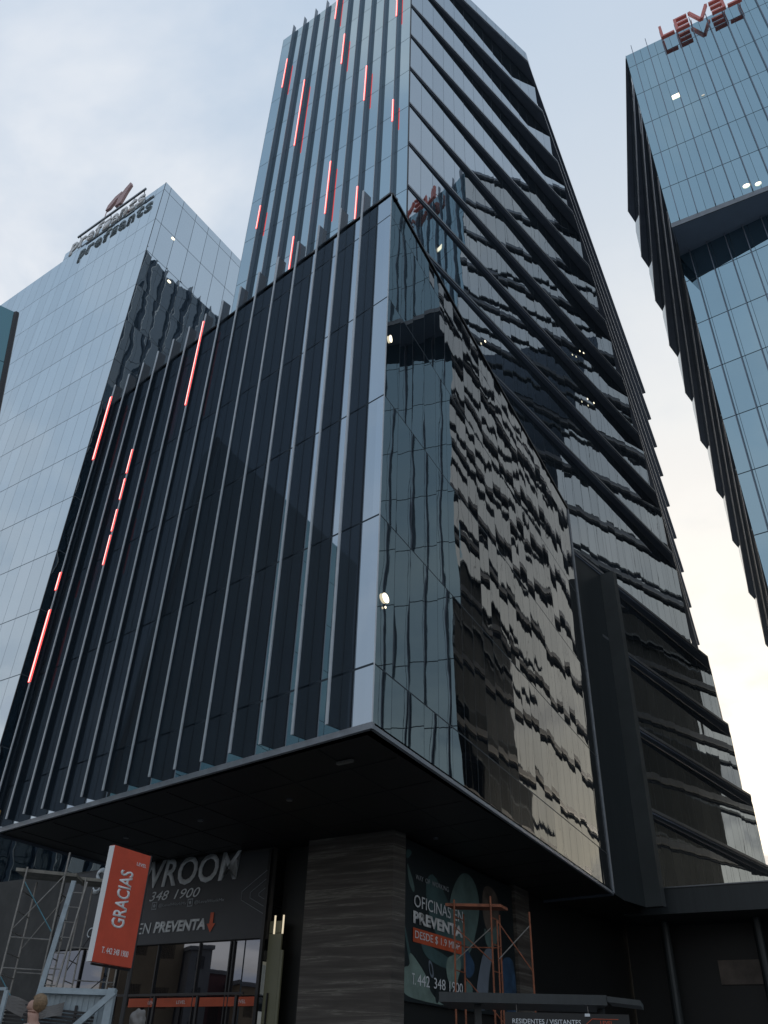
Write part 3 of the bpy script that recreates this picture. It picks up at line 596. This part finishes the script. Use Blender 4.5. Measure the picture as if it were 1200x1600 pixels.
# ------------------------------------------------------------------ left tower
lt = thing('curtain_wall_tower', 'pale blue mirror glass tower at the left with a roof sign', 'building', (-26, 55, 0))
LC = V(-20.096, 43.59, 0); ULl = dirv(-54.4); ULr = dirv(33.8); ZL = 65.4
LE = LC + ULl * 13.95; LF = LC + ULl * 42; LR = LC + ULr * 22
build(MB().wall(LE, LC, 0, ZL, 0.5, 1.33, 60.3 - 4.1 * 14, 4.1).wall(LF, LE, 0, ZL - 1.1, 0.2, 1.33, 60.3 - 4.1 * 14, 4.1), 'front_glass', M['glass_left'], lt)
build(MB().wall(LC, LR, 0, ZL, 1.0, 1.6, 60.3 - 4.1 * 14, 4.1), 'side_glass', M['glass_left_r'], lt)
nl = -dirv(35.6)
w = MB().poly([(p.x, p.y, ZL) for p in (LC, LR, LR + ULl * 14, LE)]); w.wall(LE + ULr * 20, LE, ZL - 1.1, ZL)
w.poly([(p.x, p.y, ZL - 1.1) for p in (LE, LE + ULr * 20, LF + ULr * 20, LF)]); build(w, 'roof', M['fascia'], lt)
build(MB().obox(LC + V(0, 0, 0), ULl * .06, nl * .03, (0, 0, ZL)), 'corner_trim', M['frame'], lt)
nlr = V(ULr.y, -ULr.x, 0)
for a, z in ((2.1, 60.0), (2.8, 55.2)): clamp_(LC + ULr * a + V(0, 0, z) + nlr * .03, nlr, .10, 1.8, 'lamp', lt)
rs = thing('roof_sign', 'grey raised lettering with a pink emblem along the top of the pale glass tower', 'sign', tuple(LC + ULl * 7 + V(0, 0, 64)))
so2 = .38
# letters stand on their own posts out from the face
word = 'preants'
for k, c_ in enumerate('prefiants'):
    a = 12.2 - 1.14 * (k + 1) + 1.0
    text('letter', c_, M['white'], rs, LC + ULl * a + nl * so2 + V(0, 0, 63.6 - (.4 if c_ == 'p' else 0)), -ULl, (0, 0, 1), 0.95, 1.35 + (.4 if c_ in 'pft' else 0), bold=0.03, depth=.12)
bar = MB().obox(LC + ULl * 11.6 + nl * so2 + V(0, 0, 65.6), -ULl * 9.4, nl * .15, (0, 0, .2))
for a in (11.3, 7, 2.5): bar.tube(LC + ULl * a + V(0, 0, 64.6), LC + ULl * a + nl * so2 + V(0, 0, 65.7), .05, 6)
build(bar, 'bar', M['fascia'], rs)
em = MB()
def epl(pts):
    pts = [(6.3 + (a - 6.3) * .8, 67.2 + (z - 67.2) * .68) for a, z in pts]
    f = [LC + ULl * a + nl * so2 + V(0, 0, z - 1.0) for a, z in pts]; g = [p + nl * .25 for p in f]
    em.poly(f); em.poly(g[::-1])
    for i in range(len(f)): em.poly([f[i], g[i], g[(i + 1) % len(f)], f[(i + 1) % len(f)]])
epl([(8.2, 67.9), (8.0, 68.9), (7.0, 69.9), (5.9, 70.1), (5.6, 69.3), (6.6, 68.9), (7.5, 67.8)])
epl([(6.4, 67.2), (6.2, 69.2), (5.3, 70.3), (4.6, 70.9), (4.3, 70.1), (4.8, 69.0), (5.4, 67.2)])
em.tube(LC + ULl * 5.9 + nl * (so2 + .1) + V(0, 0, 65.9), LC + ULl * 5.9 + nl * (so2 + .1) + V(0, 0, 68), .05, 6)
em.tube(LC + ULl * 7.8 + nl * (so2 + .1) + V(0, 0, 65.9), LC + ULl * 7.8 + nl * (so2 + .1) + V(0, 0, 67.4), .04, 6)
build(em, 'emblem', mat('dusty pink emblem', (0.5, 0.33, 0.32), 0.6), rs)
# teal tower at the far left: faces lean inwards
tl_ = thing('teal_tower', 'teal glass tower cut off by the left edge of the view', 'building', (-27, 38, 0))
a_ = V(-24.6, 37.7, 0)
tp = [V(-16.42, 25.11, 28.53), V(-30.0, 16.9, 29.6), V(-31, 22, 29.6), V(-18, 26, 28.53)]
bt = [V(-13.3, 27.1, 0), V(-29, 17, 0), V(-30, 22.3, 0), V(-14.6, 27.5, 0)]
w = MB().poly(tp)
for i in range(4):
    j = (i + 1) % 4; w.poly([bt[j], bt[i], tp[i], tp[j]], [(6, 0), (0, 0), (0, 10), (6, 10)])
build(w, 'glass_shell', M['glass_teal'], tl_)
build(MB().tube(bt[0], tp[0], .12, 6), 'corner_trim', M['frame'], tl_)

# ------------------------------------------------------------------ banner on its pole
bn = thing('banner', 'orange vertical lightbox banner reading GRACIAS on a dark pole', 'banner', (-4.55, 17.62, 0.14))
b0 = V(-4.98, 16.78, 3.02); b1 = V(-4.47, 17.64, 3.0); bu = (b1 - b0).normalized(); bw = (b1 - b0).length; bn_ = V(bu.y, -bu.x, 0).normalized()
build(MB().obox(b0, bu * bw, -bn_ * .12, (0, 0, 1.98)), 'box', M['orange'], bn)
build(MB().obox(b0 - bu * .012 + bn_ * .002, bu * .010, -bn_ * .13, (0, 0, 1.97)), 'side_panel', M['white'], bn)
build(MB().tube(b1 + bu * .05 - bn_ * .06 + V(0, 0, -2.86), b1 + bu * .05 - bn_ * .06 + V(0, 0, 2.0), .04, 12), 'pole', M['frame'], bn)
build(MB().tube(b0 + bu * .05 - bn_ * .06 - V(0, 0, .03), b1 + bu * .05 - bn_ * .06 - V(0, 0, .03), .02, 8), 'bracket', M['frame'], bn)
text('lettering', 'GRACIAS', M['white'], bn, b0 + bu * (bw * .62) + V(0, 0, .60), (0, 0, 1), -bu, 1.0, bw * .34, bold=0.02)
text('lettering', 'T. 442 348 1900', M['white'], bn, b0 + bu * (bw * .18) + V(0, 0, .16), bu, (0, 0, 1), bw * .68, .10)
text('lettering', 'LEVEL', M['lightgrey'], bn, b0 + bu * (bw * .66) + V(0, 0, 1.74), bu, (0, 0, 1), bw * .26, .06)

# ------------------------------------------------------------------ scaffolds
def scaffold(name, label, o, ux, uy, w, d, zs, deck_z, m, rail_m, deckm, braces, legs_h, nr=0.024, rungs=None, group=None):
    t = thing(name, label, 'scaffold', (o.x, o.y, 0.14), group)
    cs = [o, o + ux * w, o + ux * w + uy * d, o + uy * d]
    for c_, h in zip(cs, legs_h): build(MB().tube(c_ + V(0, 0, .14), c_ + V(0, 0, h), nr, 8), 'post', m, t)
    for z in zs:
        for a, b in ((0, 3), (1, 2)): build(MB().tube(cs[a] + V(0, 0, z), cs[b] + V(0, 0, z), nr * .7, 6), 'rung', m, t)
    for (a, za, b, zb_, mm) in braces: build(MB().tube(cs[a] + V(0, 0, za), cs[b] + V(0, 0, zb_), nr * .6, 6), 'brace', M[mm], t)
    build(MB().obox(o + V(0, 0, deck_z) - ux * .25 + uy * .05, ux * (w + .5), uy * (d - .1), (0, 0, .07)), 'platform', deckm, t)
    for (a, b, z) in rail_m: build(MB().tube(cs[a] + V(0, 0, z), cs[b] + V(0, 0, z), nr * .7, 6), 'rail', m, t)
    return t
sx = V(.92, .36, 0).normalized(); sy = V(-.1, 1, 0).normalized()
scaffold('scaffold', 'grey tube scaffold with a plank deck at the left of the orange banner', V(-7.98, 20.45, 0), sx, sy, .85, 1.1,
         [x * .42 + .5 for x in range(11)], 5.1, M['galv'], [(0, 1, 3.15), (3, 2, 3.15), (0, 1, 3.75), (1, 0, 1.2)], M['plank'],
         [(0, 4.9, 1, 3.9, 'cyan'), (0, 3.0, 1, 2.0, 'cyan'), (3, 3.6, 2, 5.0, 'galv'), (0, 3.9, 1, 5.1, 'galv')], (5.2, 5.6, 5.15, 5.05), .022)
scaffold('scaffold', 'grey tube scaffold with a crossing brace and low rails half hidden behind the orange banner', V(-6.95, 21.6, 0), sx, sy, .95, 1.0,
         [x * .42 + .5 for x in range(8)], 5.15, M['galv'], [(0, 1, 3.7), (3, 2, 3.1)], M['plank'],
         [(0, 3.2, 1, 5.1, 'frame'), (0, 2.3, 1, 3.2, 'frame')], (5.2, 5.1, 5.1, 5.1), .02)
scaffold('scaffold', 'rusty orange tube scaffold standing in front of the dark poster', V(2.22, 23.9, 0), V(.99, -.08, 0).normalized(), V(.42, .9, 0), .97, .75,
         [x * .62 + .6 for x in range(8)], 5.2, M['rust'], [(0, 1, 2.9), (3, 2, 4.3)], M['rust'],
         [(0, 3.9, 1, 4.7, 'galv'), (0, 4.7, 1, 3.9, 'rust'), (3, 3.6, 2, 2.6, 'rust')], (5.35, 5.45, 5.1, 5.1), .024)
scb = thing('brace_frame', 'single rusty tube with crossed braces at the right of the orange scaffold', 'scaffold', (4.17, 23.65, .14))
build(MB().tube((4.17, 23.64, .14), (4.17, 23.64, 5.07), .024, 8), 'post', M['rust'], scb)
build(MB().tube((3.32, 23.7, 3.95), (4.17, 23.64, 4.75), .015, 6), 'brace', M['galv'], scb)
build(MB().tube((3.32, 23.7, 4.85), (4.17, 23.64, 3.7), .015, 6), 'brace', M['rust'], scb)
build(MB().tube((3.32, 23.7, .14), (3.32, 23.7, 4.85), .02, 8), 'post', M['rust'], scb)
ld = thing('ladder', 'pale metal ladder leaning on the grey scaffold', 'ladder', (-7.3, 20.2, .14))
la = V(-7.30, 20.3, .14); lb = V(-7.02, 20.8, 5.0)
build(MB().obox(la, lb - la, V(.10, .03, 0), V(0, .05, 0)), 'stile', M['steel_w'], ld); build(MB().obox(la + V(.32, .1, 0), lb - la, V(.03, .01, 0), V(0, .05, 0)), 'stile', M['galv'], ld)
for k in range(15): p = lerp(la, lb, (k + .7) / 15.5); build(MB().tube(p + V(.02, .02, 0), p + V(.34, .12, 0), .012, 6), 'rung', M['galv'], ld)
yp = thing('yellow_post', 'yellow ochre steel post at the left edge in front of the grey wall', 'post', (-11.6, 25.2, .14))
yb = V(-11.5, 25.9, .14); build(MB().obox(yb, V(.13, .03, 0), V(-.03, .12, 0), (0, 0, 7.6)), 'shaft', M['yellow'], yp); build(MB().obox(yb + V(.04, -.02, 0), V(.015, .003, 0), V(0, .01, 0), (0, 0, 7.5)), 'groove', M['wood'], yp)
build(MB().obox(yb - V(.1, .1, 0), V(.34, 0, 0), V(0, .34, 0), (0, 0, .03)), 'base_plate', M['yellow'], yp)

# ------------------------------------------------------------------ parking entrance at the right
cp = thing('entrance_canopy', 'dark flat steel canopy over the parking entrance sign', 'canopy', (3.5, 19.6, .14))
build(MB().obox((1.5, 19.95, 2.76), V(3.4, -.56, 0), V(.4, 2.4, 0), (0, 0, .18)), 'roof_plate', M['wall_dark'], cp)
build(MB().obox((4.9, 19.36, 2.82), V(.64, -.12, -.06), V(.4, 1.2, 0), (0, 0, .10)), 'roof_tip', M['wall_dark'], cp)
for p in ((2.3, 20.4), (5.0, 20.6)): build(MB().obox((p[0], p[1], .14), V(.14, 0, 0), V(0, .14, 0), (0, 0, 2.63)), 'post', M['wall_dark'], cp)
es_ = thing('parking_sign', 'black hanging sign reading RESIDENTES / VISITANTES under the canopy', 'sign', (3.8, 19.7, 1.9))
px = V(3.4, -.56, 0).normalized()
build(MB().obox(V(2.85, 19.80, 1.95), px * 2.5, V(.02, .08, 0), (0, 0, .66)), 'board', M['dark'], es_)
for a in (.25, 1.7): build(MB().tube(V(2.85, 19.83, 2.58) + px * a, V(2.85, 19.83, 2.78) + px * a, .006, 5), 'hanger', M['galv'], es_)
text('lettering', 'RESIDENTES / VISITANTES', M['lightgrey'], es_, V(2.85, 19.80, 2.41) + px * .15 , px, (0, 0, 1), 1.38, .085)
text('lettering', 'LEVEL', M['orange_d'], es_, V(2.85, 19.80, 2.42) + px * 1.92, px, (0, 0, 1), .25, .07)
lo = MB(); nn_ = V(px.y, -px.x, 0) * .006
for a, b in (((1.58, 2.38), (1.76, 2.52)), ((1.76, 2.52), (2.28, 2.52))): lo.tube(V(2.85, 19.80, 0) + px * a[0] + nn_ + V(0, 0, a[1]), V(2.85, 19.80, 0) + px * b[0] + nn_ + V(0, 0, b[1]), .006, 5)
build(lo, 'outline', M['orange_d'], es_)
build(MB().obox(V(2.85, 19.78, 2.56) + px * 1.62, px * .10, V(0, .06, 0), (0, 0, .05)), 'clip', M['lightgrey'], es_)

# ------------------------------------------------------------------ hoarding, steel frame and person at the lower left
hf = thing('slatted_fence', 'black slatted steel screen with a grey tarpaulin over it at the lower left corner', 'fence', (-4.5, 12.3, .14))
hx = V(.97, .22, 0).normalized()
h0 = V(-5.2, 12.35, 0)
for k in range(5): build(MB().obox(h0 + hx * (.46 * k) + V(0, 0, .14), hx * .03, V(0, .03, 0), (0, 0, 2.12 - .035 * k)), 'upright', M['frame'], hf)
for k in range(14): build(MB().obox(h0 + V(0, -.012, 1.62 + .04 * k), hx * 1.9 + V(0, 0, -.10), V(0, .01, 0), (0, 0, .026)), 'slat', M['frame'], hf)
tm = MB(); nx, ny = 14, 5
def tq(i, j): return h0 + hx * (-.1 + 1.35 * i / nx) + V(0, -.03 - .06 * math.sin(i * 1.1) * (j / ny), 2.20 - .05 * math.sin(i * .7) - .03 * i / nx - (.16 + .03 * math.sin(i * .9)) * j / ny)
for i in range(nx):
    for j in range(ny): tm.poly([tq(i, j + 1), tq(i + 1, j + 1), tq(i + 1, j), tq(i, j)])
build(tm, 'tarpaulin', M['tarp'], hf)
sf = thing('steel_frame', 'pale blue painted steel bracing frame with a sheet panel below the orange banner', 'frame', (-3.4, 12.5, .14))
build(MB().obox((-3.44, 12.55, .14), V(.09, .02, 0), V(0, .09, 0), (0, 0, 2.22)), 'post', M['steel_w'], sf)
build(MB().obox((-3.42, 12.54, 2.30), V(-.62, -.15, -.62), V(.10, .02, 0), V(0, .06, 0)), 'diagonal', M['steel_w'], sf)
build(MB().obox((-4.35, 12.60, 2.28), V(1.0, .04, 0), V(0, .07, 0), (0, 0, .07)), 'top_rail', M['steel_w'], sf)
cm_ = MB()
for k in range(26): cm_.obox((-4.35 + .038 * k, 12.70 + .01 * (k % 2), 1.6), V(.038, 0, 0), V(0, .02, 0), (0, 0, .70))
build(cm_, 'corrugated_sheet', M['steel_w'], sf)
build(MB().obox((-5.3, 12.2, 2.26), V(.62, .1, .02), V(0, .06, 0), (0, 0, .035)), 'side_rail', M['steel_w'], sf)
build(MB().obox((-4.68, 12.25, .14), V(.05, 0, 0), V(0, .05, 0), (0, 0, 2.14)), 'side_post', M['steel_w'], sf)
# bags of rubbish behind the frame
bgo = thing('rubbish_bag', 'grey crumpled bag stuck on a stake behind the pale steel frame', 'bag', (-3.05, 12.9, 2.0))
bm = bmesh.new(); bmesh.ops.create_icosphere(bm, subdivisions=4, radius=.11)
import mathutils
for v in bm.verts:
    n_ = mathutils.noise.noise(v.co * 14); v.co *= 1 + .35 * n_; v.co.z *= 1.3
me = bpy.data.meshes.new('sack'); bm.to_mesh(me); bm.free(); me.materials.append(M['tarp'])
o_ = bpy.data.objects.new('sack', me); COL.objects.link(o_); o_.parent = bgo; o_.location = (0, 0, 0)
build(MB().tube((-3.05, 12.9, .14), (-3.05, 12.9, 2.0), .03, 6), 'stake', M['plank'], bgo)

# person beyond the screen: one skinned figure
def person():
    t = thing('person', 'person in a pale shirt seen from the side in front of the slatted screen', 'person', (-4.13, 12.0, .50))
    J = {'pel': (0, 0, .88), 'sp': (0, .01, 1.05), 'ch': (0, .02, 1.27), 'nk': (-.01, .01, 1.43), 'hd0': (-.03, 0, 1.50), 'hd': (-.03, 0, 1.60), 'hd2': (-.02, 0, 1.68),
         'sl': (0, -.17, 1.36), 'sr': (0, .19, 1.36), 'el': (.03, -.22, 1.10), 'er': (.03, .24, 1.10), 'wl': (-.08, -.22, .90), 'wr': (-.08, .24, .90), 'hl': (-.11, -.22, .82), 'hr': (-.11, .24, .82),
         'pl': (0, -.09, .84), 'pr': (0, .09, .84), 'kl': (-.02, -.10, .48), 'kr': (-.02, .10, .48), 'al': (.03, -.10, .09), 'ar': (.03, .10, .09), 'tl': (-.12, -.10, .04), 'tr': (-.12, .10, .04)}
    R_ = {'pel': .13, 'sp': .125, 'ch': .14, 'nk': .055, 'hd0': .07, 'hd': .082, 'hd2': .064, 'sl': .06, 'sr': .06, 'el': .045, 'er': .045, 'wl': .03, 'wr': .03, 'hl': .035, 'hr': .035,
          'pl': .09, 'pr': .09, 'kl': .062, 'kr': .062, 'al': .042, 'ar': .042, 'tl': .035, 'tr': .035}
    ed = [('pel', 'sp'), ('sp', 'ch'), ('ch', 'nk'), ('nk', 'hd0'), ('hd0', 'hd'), ('hd', 'hd2'), ('ch', 'sl'), ('ch', 'sr'), ('sl', 'el'), ('sr', 'er'), ('el', 'wl'), ('er', 'wr'), ('wl', 'hl'), ('wr', 'hr'),
          ('pel', 'pl'), ('pel', 'pr'), ('pl', 'kl'), ('pr', 'kr'), ('kl', 'al'), ('kr', 'ar'), ('al', 'tl'), ('ar', 'tr')]
    def skin(name, keys, eds, extra, m, sub=2):
        me = bpy.data.meshes.new(name); ks = list(keys)
        me.from_pydata([J[k] for k in ks], [(ks.index(a), ks.index(b)) for a, b in eds], []); me.materials.append(m)
        o = bpy.data.objects.new(name, me); COL.objects.link(o); o.parent = t
        md = o.modifiers.new('skin', 'SKIN'); md.use_smooth_shade = True
        for k, sv in zip(ks, me.skin_vertices[0].data): sv.radius = (R_[k] + extra, R_[k] + extra); sv.use_root = k in ('pel', 'ch') and k == ks[0]
        s2 = o.modifiers.new('sub', 'SUBSURF'); s2.levels = sub; s2.render_levels = sub; return o
    J['nose'] = (-.125, 0, 1.585); R_['nose'] = .014; J['chin'] = (-.085, 0, 1.52); R_['chin'] = .03
    skin('body', J.keys(), ed + [('hd', 'nose'), ('hd0', 'chin')], 0, M['skin'])
    ks = ['ch', 'sp', 'pel', 'sl', 'sr', 'el', 'er', 'wl', 'wr']
    skin('shirt', ks, [('ch', 'sp'), ('sp', 'pel'), ('ch', 'sl'), ('ch', 'sr'), ('sl', 'el'), ('sr', 'er'), ('el', 'wl'), ('er', 'wr')], .016, M['cloth'])
    ks = ['pel', 'pl', 'pr', 'kl', 'kr', 'al', 'ar']
    skin('trousers', ks, [('pel', 'pl'), ('pel', 'pr'), ('pl', 'kl'), ('pr', 'kr'), ('kl', 'al'), ('kr', 'ar')], .014, M['trouser'])
    bm = bmesh.new(); bmesh.ops.create_icosphere(bm, subdivisions=3, radius=.098)
    for v in bm.verts:
        v.co.z *= 1.08
        if v.co.x < -.05 and v.co.z < .05: v.co.x = -.05
        v.co *= 1 + .05 * mathutils.noise.noise(v.co * 30)
    me = bpy.data.meshes.new('hair'); bm.to_mesh(me); bm.free(); me.materials.append(M['hair'])
    o = bpy.data.objects.new('hair', me); COL.objects.link(o); o.parent = t; o.location = (.022, 0, 1.640)
    for k, nm in ((-.035, 'eye'), (.035, 'eye')):
        build(MB().disc(V(-4.13, 12.0, .50) + V(-.112, k, 1.615), (-1, 0, 0), .009, 8), nm, M['frame'], t)
person()
pt = thing('concrete_plinth', 'low concrete plinth in front of the slatted screen carrying the person', 'plinth', (-4.13, 12.0, .14))
build(MB().obox((-4.8, 11.7, .004), V(1.3, 0, 0), V(0, .5, 0), (0, 0, .50)), 'block', M['concrete'], pt)

# ------------------------------------------------------------------ street behind and left of the camera (seen mirrored in the shop windows)
def house(name, label, o, az, w, d, h, m, nf, nw):
    t = thing(name, label, 'building', tuple(o)); u = dirv(az); n = dirv(az + 90)
    build(MB().obox(o, u * w, n * d, (0, 0, h)), 'wall', m, t)
    sg_ = 1 if d > 0 else -1
    build(MB().obox(o - u * .2 - n * .2 * sg_ + V(0, 0, h), u * (w + .4), n * (d + .4 * sg_), (0, 0, .35)), 'roof', M['greyb'], t)
    for i in range(nf):
        for j in range(nw):
            p = o + u * (w * (j + .3) / nw) + V(0, 0, h * (i + .35) / nf)
            for s_, q in ((-1, p), (1, p + n * d)): build(MB().obox(q + n * (s_ * .03 - .03), u * (w / nw * .42), n * .06, (0, 0, h / nf * .42)), 'window', M['frame'], t)
house('apartment_block', 'tan rendered block across the street', V(-66, 23.4, 0), 5, 6.0, -8, 12.5, M['tan'], 3, 2)
house('office_block', 'slim grey block between the tan block and the maroon shed', V(-64, 20.6, 0), 5, 2.4, -5, 10.5, M['greyb'], 4, 1)
house('warehouse', 'low maroon sheet metal shed across the street', V(-66, 18.2, 0), 5, 2.4, -9, 8.6, M['maroon'], 1, 1)
house('apartment_block', 'small tan block beside the maroon shed', V(-62, 12.4, 0), 5, 5.6, -8, 7.6, M['tan'], 2, 3)
